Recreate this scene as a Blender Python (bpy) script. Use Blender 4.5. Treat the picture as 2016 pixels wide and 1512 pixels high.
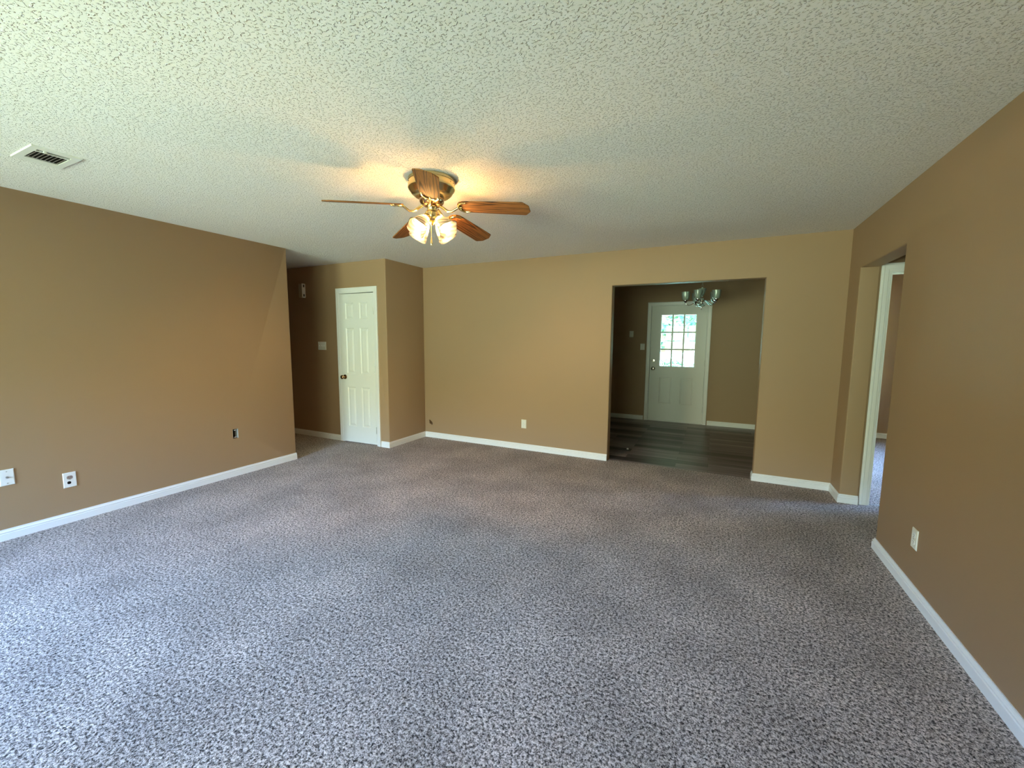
import bpy, bmesh, math, random
from mathutils import Vector, Matrix
from mathutils.geometry import tessellate_polygon
PI = math.pi
random.seed(7)
for o in list(bpy.data.objects): bpy.data.objects.remove(o)
SC = bpy.context.scene
COL = SC.collection

# ------------------------------------------------------------------ camera
cam = bpy.data.cameras.new('camera')
cam.sensor_width = 36.0
cam.lens = 805.58 * 36.0 / 2016.0
cam.clip_start = 0.02
camo = bpy.data.objects.new('camera', cam); COL.objects.link(camo)
R_, U_, F_ = (0.89669454, 0.44260179, 0.00652342), (-0.05246878, 0.09164338, 0.99440863), (-0.43952921, 0.89202306, -0.1053989)
camo.matrix_world = Matrix(((R_[0], U_[0], -F_[0], 0), (R_[1], U_[1], -F_[1], 0), (R_[2], U_[2], -F_[2], 1.4207), (0, 0, 0, 1)))
SC.camera = camo

# ------------------------------------------------------------------ world: sky above, sunlit lawn and tree line below the horizon
W = bpy.data.worlds.new('world'); SC.world = W; W.use_nodes = True
nt = W.node_tree; nt.nodes.clear()
tc = nt.nodes.new('ShaderNodeTexCoord'); sep = nt.nodes.new('ShaderNodeSeparateXYZ')
mr = nt.nodes.new('ShaderNodeMapRange'); mr.inputs[1].default_value = -1; mr.inputs[2].default_value = 1
rp = nt.nodes.new('ShaderNodeValToRGB'); bg = nt.nodes.new('ShaderNodeBackground'); out = nt.nodes.new('ShaderNodeOutputWorld')
els = rp.color_ramp.elements
els[0].position = 0.0; els[0].color = (0.23, 0.30, 0.20, 1)
els[1].position = 1.0; els[1].color = (0.30, 0.70, 1.65, 1)
for p, c in ((0.48, (0.25, 0.31, 0.21, 1)), (0.515, (0.20, 0.25, 0.165, 1)), (0.585, (0.27, 0.32, 0.22, 1)), (0.65, (0.42, 0.80, 1.50, 1))):
    e = els.new(p); e.color = c
nt.links.new(tc.outputs['Generated'], sep.inputs[0]); nt.links.new(sep.outputs[2], mr.inputs[0])
nt.links.new(mr.outputs[0], rp.inputs[0]); nt.links.new(bg.outputs[0], out.inputs[0])
# sky painted near-black low on the front (+y) side, dims the door view
my = nt.nodes.new('ShaderNodeMapRange'); my.inputs[1].default_value = 0.30; my.inputs[2].default_value = 0.55
mz = nt.nodes.new('ShaderNodeMapRange'); mz.inputs[1].default_value = 0.62; mz.inputs[2].default_value = 0.52
mm_ = nt.nodes.new('ShaderNodeMath'); mm_.operation = 'MULTIPLY'
wx = nt.nodes.new('ShaderNodeMix'); wx.data_type = 'RGBA'; wx.inputs[7].default_value = (0.012, 0.018, 0.010, 1)
nt.links.new(sep.outputs[1], my.inputs[0]); nt.links.new(sep.outputs[2], mz.inputs[0])
nt.links.new(my.outputs[0], mm_.inputs[0]); nt.links.new(mz.outputs[0], mm_.inputs[1]); nt.links.new(mm_.outputs[0], wx.inputs[0])
nt.links.new(rp.outputs[0], wx.inputs[6]); nt.links.new(wx.outputs[2], bg.inputs[0])
bg.inputs[1].default_value = 22.0

# ------------------------------------------------------------------ sun (high, from the side; never enters the rooms)
sl = bpy.data.lights.new('sun', 'SUN'); sl.energy = 6.0; sl.angle = 0.01; sl.color = (1.0, 0.95, 0.86)
so = bpy.data.objects.new('sun', sl); COL.objects.link(so)
so.rotation_euler = Vector((-0.5, -0.08, -1.0)).to_track_quat('-Z', 'Y').to_euler()

# ------------------------------------------------------------------ window portals (they only guide the sampling of the sky)
def portal(loc, sx, sy, direction):
    l = bpy.data.lights.new('window_portal', 'AREA'); l.shape = 'RECTANGLE'; l.size = sx; l.size_y = sy
    l.cycles.is_portal = True
    o = bpy.data.objects.new('window_portal', l); COL.objects.link(o); o.location = loc
    o.rotation_euler = Vector(direction).to_track_quat('-Z', 'Z').to_euler()
YREAR = -2.00
WIN = [(-3.95, -2.62, 0.10, 2.08), (-2.05, 0.10, 0.80, 2.10)]     # rear windows: x0, x1, z0, z1
BWIN = (4.95, 7.00, 0.75, 2.1)                                     # bedroom window: y0, y1, z0, z1
BX = 3.3
for a, b, c, d in WIN: portal(((a+b)/2, YREAR-0.12, (c+d)/2), b-a, d-c, (0, 1, 0))
portal((BX+0.13, (BWIN[0]+BWIN[1])/2, (BWIN[2]+BWIN[3])/2), BWIN[1]-BWIN[0], BWIN[3]-BWIN[2], (-1, 0, 0))
portal((-0.585, 7.90, 1.437), 0.56, 0.9, (0, -1, 0))

# ------------------------------------------------------------------ exposure
vs = SC.view_settings
vs.view_transform = 'Standard'; vs.look = 'None'; vs.gamma = 1.0; vs.use_curve_mapping = False
vs.exposure = 2.0
SC.display_settings.display_device = 'sRGB'
SC.cycles.max_bounces = 12; SC.cycles.diffuse_bounces = 8; SC.cycles.transparent_max_bounces = 16
SC.cycles.caustics_reflective = False; SC.cycles.caustics_refractive = False
SC.cycles.sample_clamp_indirect = 6.0

# ================================================================== materials
def mat(name):
    m = bpy.data.materials.new(name); m.use_nodes = True
    n = m.node_tree; b = n.nodes['Principled BSDF']
    return m, n, b
def simple(name, col, rough=0.5, metal=0.0, spec=0.5, bump=None):
    m, n, b = mat(name)
    b.inputs['Base Color'].default_value = (*col, 1); b.inputs['Roughness'].default_value = rough
    b.inputs['Metallic'].default_value = metal; b.inputs['Specular IOR Level'].default_value = spec
    if bump:
        sc, st, ds = bump
        t = n.nodes.new('ShaderNodeTexCoord'); z = n.nodes.new('ShaderNodeTexNoise'); z.inputs['Scale'].default_value = sc
        z.inputs['Detail'].default_value = 3
        bp = n.nodes.new('ShaderNodeBump'); bp.inputs['Strength'].default_value = st; bp.inputs['Distance'].default_value = ds
        n.links.new(t.outputs['Object'], z.inputs['Vector']); n.links.new(z.outputs[0], bp.inputs['Height'])
        n.links.new(bp.outputs[0], b.inputs['Normal'])
    return m
def ramp(n, stops):
    r = n.nodes.new('ShaderNodeValToRGB'); e = r.color_ramp.elements
    e[0].position, e[0].color = stops[0][0], (*stops[0][1], 1)
    e[1].position, e[1].color = stops[-1][0], (*stops[-1][1], 1)
    for p, c in stops[1:-1]:
        k = e.new(p); k.color = (*c, 1)
    return r
M = {}
M['wall'] = simple('tan_wall_paint', (0.356, 0.233, 0.134), 0.55, spec=0.35, bump=(170, 0.25, 0.0012))
M['trim'] = simple('white_trim_paint', (0.80, 0.80, 0.79), 0.35)
M['door'] = simple('white_door_paint', (0.76, 0.765, 0.74), 0.38, bump=(60, 0.05, 0.001))
M['plate'] = simple('ivory_plastic', (0.75, 0.73, 0.66), 0.35)
M['plate_white'] = simple('white_plastic', (0.80, 0.80, 0.78), 0.35)
M['beige_plastic'] = simple('beige_plastic', (0.42, 0.35, 0.24), 0.5)
M['dark'] = simple('cavity_shade', (0.012, 0.010, 0.009), 0.9, spec=0.1)  # near-black colour stands in for the shade inside openings
M['slot'] = simple('dark_slot', (0.03, 0.028, 0.026), 0.6)
M['brown_plastic'] = simple('brown_receptacle', (0.30, 0.22, 0.19), 0.5)
M['greybox'] = simple('grey_box_plastic', (0.55, 0.56, 0.58), 0.4)
M['steel'] = simple('screw_steel', (0.55, 0.54, 0.52), 0.35, metal=1)
M['brass'] = simple('polished_brass', (0.83, 0.66, 0.33), 0.17, metal=1)
M['antique'] = simple('antique_brass', (0.60, 0.50, 0.27), 0.24, metal=1)
M['bronze'] = simple('dark_bronze_knob', (0.42, 0.27, 0.15), 0.22, metal=1)
M['nickel'] = simple('satin_nickel', (0.66, 0.63, 0.58), 0.2, metal=1)
M['chrome'] = simple('chrome', (0.75, 0.74, 0.72), 0.08, metal=1)
M['ventpaint'] = simple('vent_white_metal', (0.74, 0.75, 0.72), 0.4)
M['ventfin'] = simple('vent_fin_metal', (0.36, 0.34, 0.33), 0.5)
M['paper'] = simple('paper', (0.65, 0.62, 0.58), 0.8)
M['amber'] = simple('amber_brass', (0.75, 0.48, 0.12), 0.25, metal=1)
M['winframe'] = simple('white_vinyl', (0.8, 0.8, 0.8), 0.4)
M['roof'] = simple('roof_shingle', (0.1, 0.09, 0.085), 0.9)
M['bark'] = simple('bark', (0.12, 0.085, 0.06), 0.9, bump=(20, 0.6, 0.02))

def ceiling_mat():
    m, n, b = mat('splatter_ceiling')
    t = n.nodes.new('ShaderNodeTexCoord')
    z = n.nodes.new('ShaderNodeTexNoise'); z.inputs['Scale'].default_value = 98; z.inputs['Detail'].default_value = 2.0
    z.inputs['Roughness'].default_value = 0.5; z.inputs['Distortion'].default_value = 0.0
    r = ramp(n, [(0.555, (0, 0, 0)), (0.63, (0.7, 0.7, 0.7)), (0.72, (1, 1, 1))])
    bp = n.nodes.new('ShaderNodeBump'); bp.inputs['Strength'].default_value = 1.0; bp.inputs['Distance'].default_value = 0.0065
    n.links.new(t.outputs['Object'], z.inputs['Vector']); n.links.new(z.outputs[0], r.inputs[0])
    n.links.new(r.outputs[0], bp.inputs['Height']); n.links.new(bp.outputs[0], b.inputs['Normal'])
    b.inputs['Base Color'].default_value = (0.86, 0.845, 0.835, 1); b.inputs['Roughness'].default_value = 0.85
    b.inputs['Specular IOR Level'].default_value = 0.2
    return m
M['ceiling'] = ceiling_mat()

def carpet_mat():
    m, n, b = mat('flecked_carpet')
    t = n.nodes.new('ShaderNodeTexCoord')
    z = n.nodes.new('ShaderNodeTexNoise'); z.inputs['Scale'].default_value = 160; z.inputs['Detail'].default_value = 2.5
    z.inputs['Roughness'].default_value = 0.6; z.inputs['Distortion'].default_value = 0.9
    r = ramp(n, [(0.38, (0.016, 0.012, 0.011)), (0.458, (0.17, 0.138, 0.121)), (0.535, (0.50, 0.415, 0.368)), (0.625, (0.76, 0.645, 0.58))])
    big = n.nodes.new('ShaderNodeTexNoise'); big.inputs['Scale'].default_value = 2.2; big.inputs['Detail'].default_value = 4
    r2 = ramp(n, [(0.35, (0.80, 0.80, 0.80)), (0.65, (1.12, 1.12, 1.12))])
    mx = n.nodes.new('ShaderNodeMix'); mx.data_type = 'RGBA'; mx.blend_type = 'MULTIPLY'; mx.inputs[0].default_value = 1
    n.links.new(t.outputs['Object'], z.inputs['Vector']); n.links.new(t.outputs['Object'], big.inputs['Vector'])
    z2 = n.nodes.new('ShaderNodeTexNoise'); z2.inputs['Scale'].default_value = 76; z2.inputs['Detail'].default_value = 1.0
    mz = n.nodes.new('ShaderNodeMix'); mz.inputs[0].default_value = 0.36
    n.links.new(t.outputs['Object'], z2.inputs['Vector']); n.links.new(z.outputs[0], mz.inputs[2]); n.links.new(z2.outputs[0], mz.inputs[3])
    n.links.new(mz.outputs[0], r.inputs[0]); n.links.new(big.outputs[0], r2.inputs[0])
    n.links.new(r.outputs[0], mx.inputs[6]); n.links.new(r2.outputs[0], mx.inputs[7])
    n.links.new(mx.outputs[2], b.inputs['Base Color'])
    bp = n.nodes.new('ShaderNodeBump'); bp.inputs['Strength'].default_value = 0.8; bp.inputs['Distance'].default_value = 0.010
    n.links.new(mz.outputs[0], bp.inputs['Height']); n.links.new(bp.outputs[0], b.inputs['Normal'])
    b.inputs['Roughness'].default_value = 0.95; b.inputs['Specular IOR Level'].default_value = 0.1
    b.inputs['Sheen Weight'].default_value = 0.1; b.inputs['Sheen Roughness'].default_value = 0.5
    return m
M['carpet'] = carpet_mat()

def vinyl_mat():
    m, n, b = mat('dark_vinyl_plank')
    t = n.nodes.new('ShaderNodeTexCoord')
    br = n.nodes.new('ShaderNodeTexBrick'); br.offset = 0.37; br.inputs['Scale'].default_value = 1.0
    br.inputs['Brick Width'].default_value = 0.92; br.inputs['Row Height'].default_value = 0.145
    br.inputs['Mortar Size'].default_value = 0.0015; br.inputs['Mortar'].default_value = (0.01, 0.009, 0.008, 1)
    br.inputs['Color1'].default_value = (0.022, 0.017, 0.018, 1); br.inputs['Color2'].default_value = (0.25, 0.203, 0.203, 1)
    mp = n.nodes.new('ShaderNodeMapping'); mp.inputs['Scale'].default_value = (1.2, 30.0, 1.0)
    z = n.nodes.new('ShaderNodeTexNoise'); z.inputs['Scale'].default_value = 1.0; z.inputs['Detail'].default_value = 5
    r = ramp(n, [(0.32, (0.35, 0.35, 0.35)), (0.68, (1.6, 1.57, 1.53))])
    mx = n.nodes.new('ShaderNodeMix'); mx.data_type = 'RGBA'; mx.blend_type = 'MULTIPLY'; mx.inputs[0].default_value = 1
    n.links.new(t.outputs['Object'], br.inputs['Vector']); n.links.new(t.outputs['Object'], mp.inputs['Vector'])
    n.links.new(mp.outputs[0], z.inputs['Vector']); n.links.new(z.outputs[0], r.inputs[0])
    n.links.new(br.outputs['Color'], mx.inputs[6]); n.links.new(r.outputs[0], mx.inputs[7])
    n.links.new(mx.outputs[2], b.inputs['Base Color'])
    bp = n.nodes.new('ShaderNodeBump'); bp.inputs['Strength'].default_value = 0.2; bp.inputs['Distance'].default_value = 0.002
    n.links.new(z.outputs[0], bp.inputs['Height']); n.links.new(bp.outputs[0], b.inputs['Normal'])
    b.inputs['Roughness'].default_value = 0.34; b.inputs['Specular IOR Level'].default_value = 0.28
    return m
M['vinyl'] = vinyl_mat()

def blade_mat():
    m, n, b = mat('oak_blade')
    t = n.nodes.new('ShaderNodeTexCoord')
    mp = n.nodes.new('ShaderNodeMapping'); mp.inputs['Scale'].default_value = (1.2, 13.0, 8.0)
    z = n.nodes.new('ShaderNodeTexNoise'); z.inputs['Scale'].default_value = 1.0; z.inputs['Detail'].default_value = 1.0
    z.inputs['Roughness'].default_value = 0.3
    mu = n.nodes.new('ShaderNodeMath'); mu.operation = 'MULTIPLY'; mu.inputs[1].default_value = 12.0
    fr = n.nodes.new('ShaderNodeMath'); fr.operation = 'FRACT'
    r = ramp(n, [(0.0, (0.030, 0.011, 0.004)), (0.16, (0.08, 0.030, 0.009)), (0.36, (0.25, 0.100, 0.027)), (0.85, (0.30, 0.122, 0.034)), (1.0, (0.07, 0.026, 0.008))])
    fn = n.nodes.new('ShaderNodeTexNoise'); fn.inputs['Scale'].default_value = 1.0; fn.inputs['Detail'].default_value = 3
    mp2 = n.nodes.new('ShaderNodeMapping'); mp2.inputs['Scale'].default_value = (14, 260, 20)
    r2 = ramp(n, [(0.35, (0.72, 0.72, 0.72)), (0.6, (1.1, 1.1, 1.1))])
    mx = n.nodes.new('ShaderNodeMix'); mx.data_type = 'RGBA'; mx.blend_type = 'MULTIPLY'; mx.inputs[0].default_value = 1
    L = n.links.new
    L(t.outputs['Object'], mp.inputs['Vector']); L(mp.outputs[0], z.inputs['Vector']); L(z.outputs[0], mu.inputs[0]); L(mu.outputs[0], fr.inputs[0])
    L(fr.outputs[0], r.inputs[0]); L(t.outputs['Object'], mp2.inputs['Vector']); L(mp2.outputs[0], fn.inputs['Vector']); L(fn.outputs[0], r2.inputs[0])
    L(r.outputs[0], mx.inputs[6]); L(r2.outputs[0], mx.inputs[7]); L(mx.outputs[2], b.inputs['Base Color'])
    b.inputs['Roughness'].default_value = 0.55; b.inputs['Specular IOR Level'].default_value = 0.3
    return m
M['blade'] = blade_mat()

def pane_mat(name, tint=(1, 1, 1)):
    m = bpy.data.materials.new(name); m.use_nodes = True; n = m.node_tree; n.nodes.clear()
    o = n.nodes.new('ShaderNodeOutputMaterial'); mx = n.nodes.new('ShaderNodeMixShader')
    tr = n.nodes.new('ShaderNodeBsdfTransparent'); tr.inputs[0].default_value = (*tint, 1)
    gl = n.nodes.new('ShaderNodeBsdfGlossy'); gl.inputs['Roughness'].default_value = 0.02
    fr = n.nodes.new('ShaderNodeFresnel'); fr.inputs[0].default_value = 1.45
    n.links.new(fr.outputs[0], mx.inputs[0]); n.links.new(tr.outputs[0], mx.inputs[1]); n.links.new(gl.outputs[0], mx.inputs[2])
    n.links.new(mx.outputs[0], o.inputs[0])
    return m
M['pane'] = pane_mat('window_glass')

def shade_mat(name, ribs, tcol, clear):
    m = bpy.data.materials.new(name); m.use_nodes = True; n = m.node_tree; n.nodes.clear()
    o = n.nodes.new('ShaderNodeOutputMaterial'); mx = n.nodes.new('ShaderNodeMixShader'); m2 = n.nodes.new('ShaderNodeMixShader')
    tr = n.nodes.new('ShaderNodeBsdfTransparent'); tr.inputs[0].default_value = (*tcol, 1)
    tl = n.nodes.new('ShaderNodeBsdfTranslucent'); tl.inputs[0].default_value = (*tcol, 1)
    df = n.nodes.new('ShaderNodeBsdfDiffuse'); df.inputs[0].default_value = (*tcol, 1)
    ad = n.nodes.new('ShaderNodeMixShader'); ad.inputs[0].default_value = 0.35
    gl = n.nodes.new('ShaderNodeBsdfGlossy'); gl.inputs['Roughness'].default_value = 0.08
    fr = n.nodes.new('ShaderNodeFresnel'); fr.inputs[0].default_value = 1.5
    t = n.nodes.new('ShaderNodeTexCoord'); w = n.nodes.new('ShaderNodeTexWave'); w.inputs['Scale'].default_value = ribs
    w.wave_type = 'RINGS' if ribs < 30 else 'BANDS'; w.bands_direction = 'DIAGONAL'; w.inputs['Distortion'].default_value = 0.4
    rr = n.nodes.new('ShaderNodeMapRange'); rr.inputs[3].default_value = clear - 0.22; rr.inputs[4].default_value = clear + 0.22
    L = n.links.new
    L(t.outputs['Object'], w.inputs['Vector']); L(w.outputs[1], rr.inputs[0]); L(rr.outputs[0], mx.inputs[0])
    L(tl.outputs[0], ad.inputs[1]); L(df.outputs[0], ad.inputs[2]); L(ad.outputs[0], mx.inputs[1]); L(tr.outputs[0], mx.inputs[2])
    L(fr.outputs[0], m2.inputs[0]); L(mx.outputs[0], m2.inputs[1]); L(gl.outputs[0], m2.inputs[2]); L(m2.outputs[0], o.inputs[0])
    return m
M['fanshade'] = shade_mat('frosted_swirl_glass', 14, (1.0, 0.97, 0.9), 0.5)
M['cupshade'] = shade_mat('ribbed_clear_glass', 60, (0.93, 0.98, 0.92), 0.5)

def emit(name, col, s):
    m = bpy.data.materials.new(name); m.use_nodes = True; n = m.node_tree; n.nodes.clear()
    o = n.nodes.new('ShaderNodeOutputMaterial'); e = n.nodes.new('ShaderNodeEmission'); e.inputs[0].default_value = (*col, 1); e.inputs[1].default_value = s
    n.links.new(e.outputs[0], o.inputs[0]); return m
M['bulb'] = emit('lit_bulb', (1.0, 0.58, 0.22), 130.0)
M['bulb_bright'] = emit('lit_bulb_bright', (1.0, 0.58, 0.22), 1050.0)
M['bulb_off'] = simple('bulb_glass', (0.8, 0.8, 0.78), 0.3)

def leaf_mat(name, a, b_):
    m, n, b = mat(name)
    oi = n.nodes.new('ShaderNodeTexCoord'); z = n.nodes.new('ShaderNodeTexNoise'); z.inputs['Scale'].default_value = 3.0
    r = ramp(n, [(0.35, a), (0.65, b_)])
    n.links.new(oi.outputs['Object'], z.inputs['Vector']); n.links.new(z.outputs[0], r.inputs[0]); n.links.new(r.outputs[0], b.inputs['Base Color'])
    b.inputs['Roughness'].default_value = 0.6
    return m
M['leaf'] = leaf_mat('tree_leaves', (0.030, 0.075, 0.030), (0.085, 0.17, 0.060))
M['leaf2'] = leaf_mat('shrub_leaves', (0.05, 0.10, 0.03), (0.10, 0.20, 0.07))
M['grass'] = leaf_mat('lawn_grass', (0.20, 0.27, 0.09), (0.28, 0.34, 0.14))

# ================================================================== mesh helpers
class MB:
    def __init__(s): s.v = []; s.f = []
    def add(s, vs, fs):
        k = len(s.v); s.v += [tuple(p) for p in vs]; s.f += [tuple(i + k for i in f) for f in fs]; return s
    def box(s, x0, x1, y0, y1, z0, z1):
        return s.add([(x0, y0, z0), (x1, y0, z0), (x1, y1, z0), (x0, y1, z0), (x0, y0, z1), (x1, y0, z1), (x1, y1, z1), (x0, y1, z1)],
                     [(0, 3, 2, 1), (4, 5, 6, 7), (0, 1, 5, 4), (1, 2, 6, 5), (2, 3, 7, 6), (3, 0, 4, 7)])
    def lathe(s, prof, n=32, mtx=None, mod=None, cap0=False, cap1=False):
        mtx = mtx or Matrix(); vs = []; fs = []
        for j, (r, z) in enumerate(prof):
            for i in range(n):
                a = 2 * PI * i / n
                rr = r * (mod(a, j) if mod else 1)
                vs.append(mtx @ Vector((rr * math.cos(a), rr * math.sin(a), z)))
        for j in range(len(prof) - 1):
            for i in range(n):
                fs.append((j*n+i, j*n+(i+1) % n, (j+1)*n+(i+1) % n, (j+1)*n+i))
        if cap0: fs.append(tuple(range(n))[::-1])
        if cap1: fs.append(tuple((len(prof)-1)*n + i for i in range(n)))
        return s.add(vs, fs)
    def tube(s, pts, r, n=8, caps=True):
        pts = [Vector(p) for p in pts]; vs = []; fs = []
        up = Vector((0, 0, 1)); prev = None
        for i, p in enumerate(pts):
            t = (pts[min(i+1, len(pts)-1)] - pts[max(i-1, 0)]).normalized()
            if prev is None:
                a = t.cross(up)
                if a.length < 1e-3: a = t.cross(Vector((1, 0, 0)))
            else:
                a = prev - t * prev.dot(t)
            a.normalize(); b = t.cross(a); prev = a
            rr = r[i] if isinstance(r, (list, tuple)) else r
            for k in range(n):
                g = 2 * PI * k / n; vs.append(p + a * (rr * math.cos(g)) + b * (rr * math.sin(g)))
        for i in range(len(pts) - 1):
            for k in range(n):
                fs.append((i*n+k, i*n+(k+1) % n, (i+1)*n+(k+1) % n, (i+1)*n+k))
        if caps:
            fs.append(tuple(range(n))[::-1]); fs.append(tuple((len(pts)-1)*n+k for k in range(n)))
        return s.add(vs, fs)
    def prism(s, poly, z0, z1, fn=None):
        n = len(poly); fn = fn or (lambda a, b, c: (a, b, c))
        vs = [fn(a, b, z0) for a, b in poly] + [fn(a, b, z1) for a, b in poly]
        return s.add(vs, [tuple(range(n))[::-1], tuple(range(n, 2*n))] + [(i, (i+1) % n, n+(i+1) % n, n+i) for i in range(n)])
    def build(s, name, m, parent=None, smooth=False, bevel=0, loc=None, recalc=True, seg=2):
        off = Vector((0, 0, 0))
        q = parent
        while q is not None:
            off += q.location; q = q.parent
        bm = bmesh.new()
        vv = [bm.verts.new(Vector(p) - off) for p in s.v]
        for f in s.f:
            try: bm.faces.new([vv[i] for i in f])
            except ValueError: pass
        bmesh.ops.remove_doubles(bm, verts=bm.verts, dist=1e-6)
        if recalc: bmesh.ops.recalc_face_normals(bm, faces=bm.faces)
        if bevel:
            ed = [e for e in bm.edges if len(e.link_faces) == 2 and e.calc_face_angle(0) > 0.7]
            bmesh.ops.bevel(bm, geom=ed, offset=bevel, segments=seg, affect='EDGES', profile=0.5, clamp_overlap=True)
        me = bpy.data.meshes.new(name); bm.to_mesh(me); bm.free()
        if smooth:
            for p in me.polygons: p.use_smooth = True
            me.set_sharp_from_angle(angle=0.7)
        me.materials.append(m)
        o = bpy.data.objects.new(name, me); COL.objects.link(o)
        if parent: o.parent = parent
        return o
def tag(o, label=None, cat=None, group=None, kind=None):
    if label: o['label'] = label
    if cat: o['category'] = cat
    if group: o['group'] = group
    if kind: o['kind'] = kind
    return o
def empty(name, loc, label=None, cat=None, group=None, kind=None):
    o = bpy.data.objects.new(name, None); COL.objects.link(o); o.location = loc; o.empty_display_size = 0.05
    return tag(o, label, cat, group, kind)
def struct(o): o['kind'] = 'structure'; return o

def wall_poly(name, fn, outer, holes, thick, m, bev=None, r=0.010):
    """solid wall: polygon (a,z) with pockets/openings; fn(a,z,depth)->xyz, depth 0 = room side."""
    mb = MB()
    loops = [[Vector((a, z, 0)) for a, z in outer]] + [[Vector((a, z, 0)) for a, z in h] for h, _ in holes]
    flat = [p for l in loops for p in l]
    tris = tessellate_polygon(loops)
    mb.add([fn(p.x, p.y, 0) for p in flat], tris)
    thr = [loops[0]] + [loops[i+1] for i, (h, dp) in enumerate(holes) if dp is None]
    ft = [p for l in thr for p in l]
    mb.add([fn(p.x, p.y, thick) for p in ft], tessellate_polygon(thr))
    for i, l in enumerate(loops):
        dp = thick if i == 0 or holes[i-1][1] is None else holes[i-1][1]
        n = len(l)
        vs = [fn(p.x, p.y, 0) for p in l] + [fn(p.x, p.y, dp) for p in l]
        fs = [(k, (k+1) % n, n+(k+1) % n, n+k) for k in range(n)]
        mb.add(vs, fs)
        if i and holes[i-1][1] is not None:
            mb.add([fn(p.x, p.y, dp) for p in l], tessellate_polygon([l]))
    bm = bmesh.new(); vv = [bm.verts.new(p) for p in mb.v]
    for f in mb.f:
        try: bm.faces.new([vv[i] for i in f])
        except ValueError: pass
    bmesh.ops.remove_doubles(bm, verts=bm.verts, dist=1e-5)
    bmesh.ops.recalc_face_normals(bm, faces=bm.faces)
    if bev:
        ed = [e for e in bm.edges if len(e.link_faces) == 2 and e.calc_face_angle(0) > 1.0 and any(t(e.verts[0].co) and t(e.verts[1].co) for t in bev)]
        bmesh.ops.bevel(bm, geom=ed, offset=r, segments=3, affect='EDGES', profile=0.5)
    me = bpy.data.meshes.new(name); bm.to_mesh(me); bm.free(); me.materials.append(m)
    for p in me.polygons: p.use_smooth = True
    me.set_sharp_from_angle(angle=0.6)
    o = bpy.data.objects.new(name, me); COL.objects.link(o)
    return struct(o)
def rect(a0, a1, z0, z1): return [(a0, z0), (a1, z0), (a1, z1), (a0, z1)]
def near(ax, v, e=0.003): return lambda c: abs(c['xyz'.index(ax)] - v) < e

# ================================================================== room dimensions
H = 2.44
XL, XR, XW = -4.408, 1.069, -3.784
YB, YC, YL = 4.785, 4.033, 3.138
YR, YF = 3.548, 4.478
ZT = 2.054
OX0, OX1 = -1.086, 0.421
TR = 0.128
YD = 7.714
ZB, ZTOP = -0.03, 2.46     # walls run a little into the slabs

def fY(y, s=1): return lambda a, z, d: (a, y + s * d, z)     # plane y = const, solid towards s
def fX(x, s=1): return lambda a, z, d: (x + s * d, a, z)

# floors and ceiling
struct(MB().box(-8.2, 4.6, -2.25, 4.845, -0.15, 0).build('floor', M['carpet']))
struct(MB().box(-2.75, 1.10, 4.845, 8.0, -0.16, -0.006).build('floor_dining', M['vinyl']))
struct(MB().box(1.10, 4.6, 4.845, 8.1, -0.15, 0.0).build('floor_bedroom', M['carpet']))
struct(MB().box(-8.2, 4.6, -2.25, 8.05, H, H + 0.16).build('ceiling', M['ceiling']))
struct(MB().box(-8.9, 5.2, -2.7, 10.3, H + 0.17, H + 0.30).build('roof', M['roof']))  # front overhang lengthened to keep sky light off the dining floor

struct(MB().box(-2.2, 2.2, -5.2, -2.16, 2.36, 2.46).build('sky_blocker_slab', M['roof']))  # unseen slab added to block the sky above the second rear window
# left wall with an empty device-box hole
o = wall_poly('wall_left', fX(XL, -1), rect(-2.25, YL, ZB, ZTOP), [(rect(2.441, 2.497, 0.394, 0.492), 0.07)], 0.12, M['wall'],
              bev=[lambda c: abs(c.x - XL) < .003 and abs(c.y - YL) < .003])
# back wall: cased-free opening to the dining room, ragged cable hole near the corner
cx, cz = -3.678, 0.220
rag = [(-.033, .038), (-.018, .036), (.004, .018), (.026, -.002), (.027, -.030), (.012, -.036), (-.004, -.024), (-.026, -.020), (-.031, .010)]
outer = [(XW - 0.13, ZB), (OX0, ZB), (OX0, ZT), (OX1, ZT), (OX1, ZB), (XR + 0.02, ZB), (XR + 0.02, ZTOP), (XW - 0.13, ZTOP)]
wall_poly('wall_back', fY(YB), outer, [([(cx + a, cz + b) for a, b in rag], 0.07)], 0.12, M['wall'],
          bev=[lambda c: abs(c.y - YB) < .003 and abs(c.x - OX0) < .003 and c.z < ZT + .01, lambda c: abs(c.y - YB) < .003 and abs(c.x - OX1) < .003 and c.z < ZT + .01,
               lambda c: abs(c.y - YB) < .003 and abs(c.z - ZT) < .003])
# closet bump-out: one L-shaped solid with the door pocket cut in its front
CD0, CD1, CDT = -4.612, -3.987, 2.050
mbw = wall_poly('wall_closet', fY(YC), [(-8.1, ZB), (CD0, ZB), (CD0, CDT), (CD1, CDT), (CD1, ZB), (XW, ZB), (XW, ZTOP), (-8.1, ZTOP)], [], 0.80, M['wall'],
          bev=[lambda c: abs(c.x - XW) < .003 and abs(c.y - YC) < .003])
struct(MB().box(-8.1, XW - .02, YC + .795, YC + .88, ZB, ZTOP).build('wall_closet_back', M['wall']))
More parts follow.
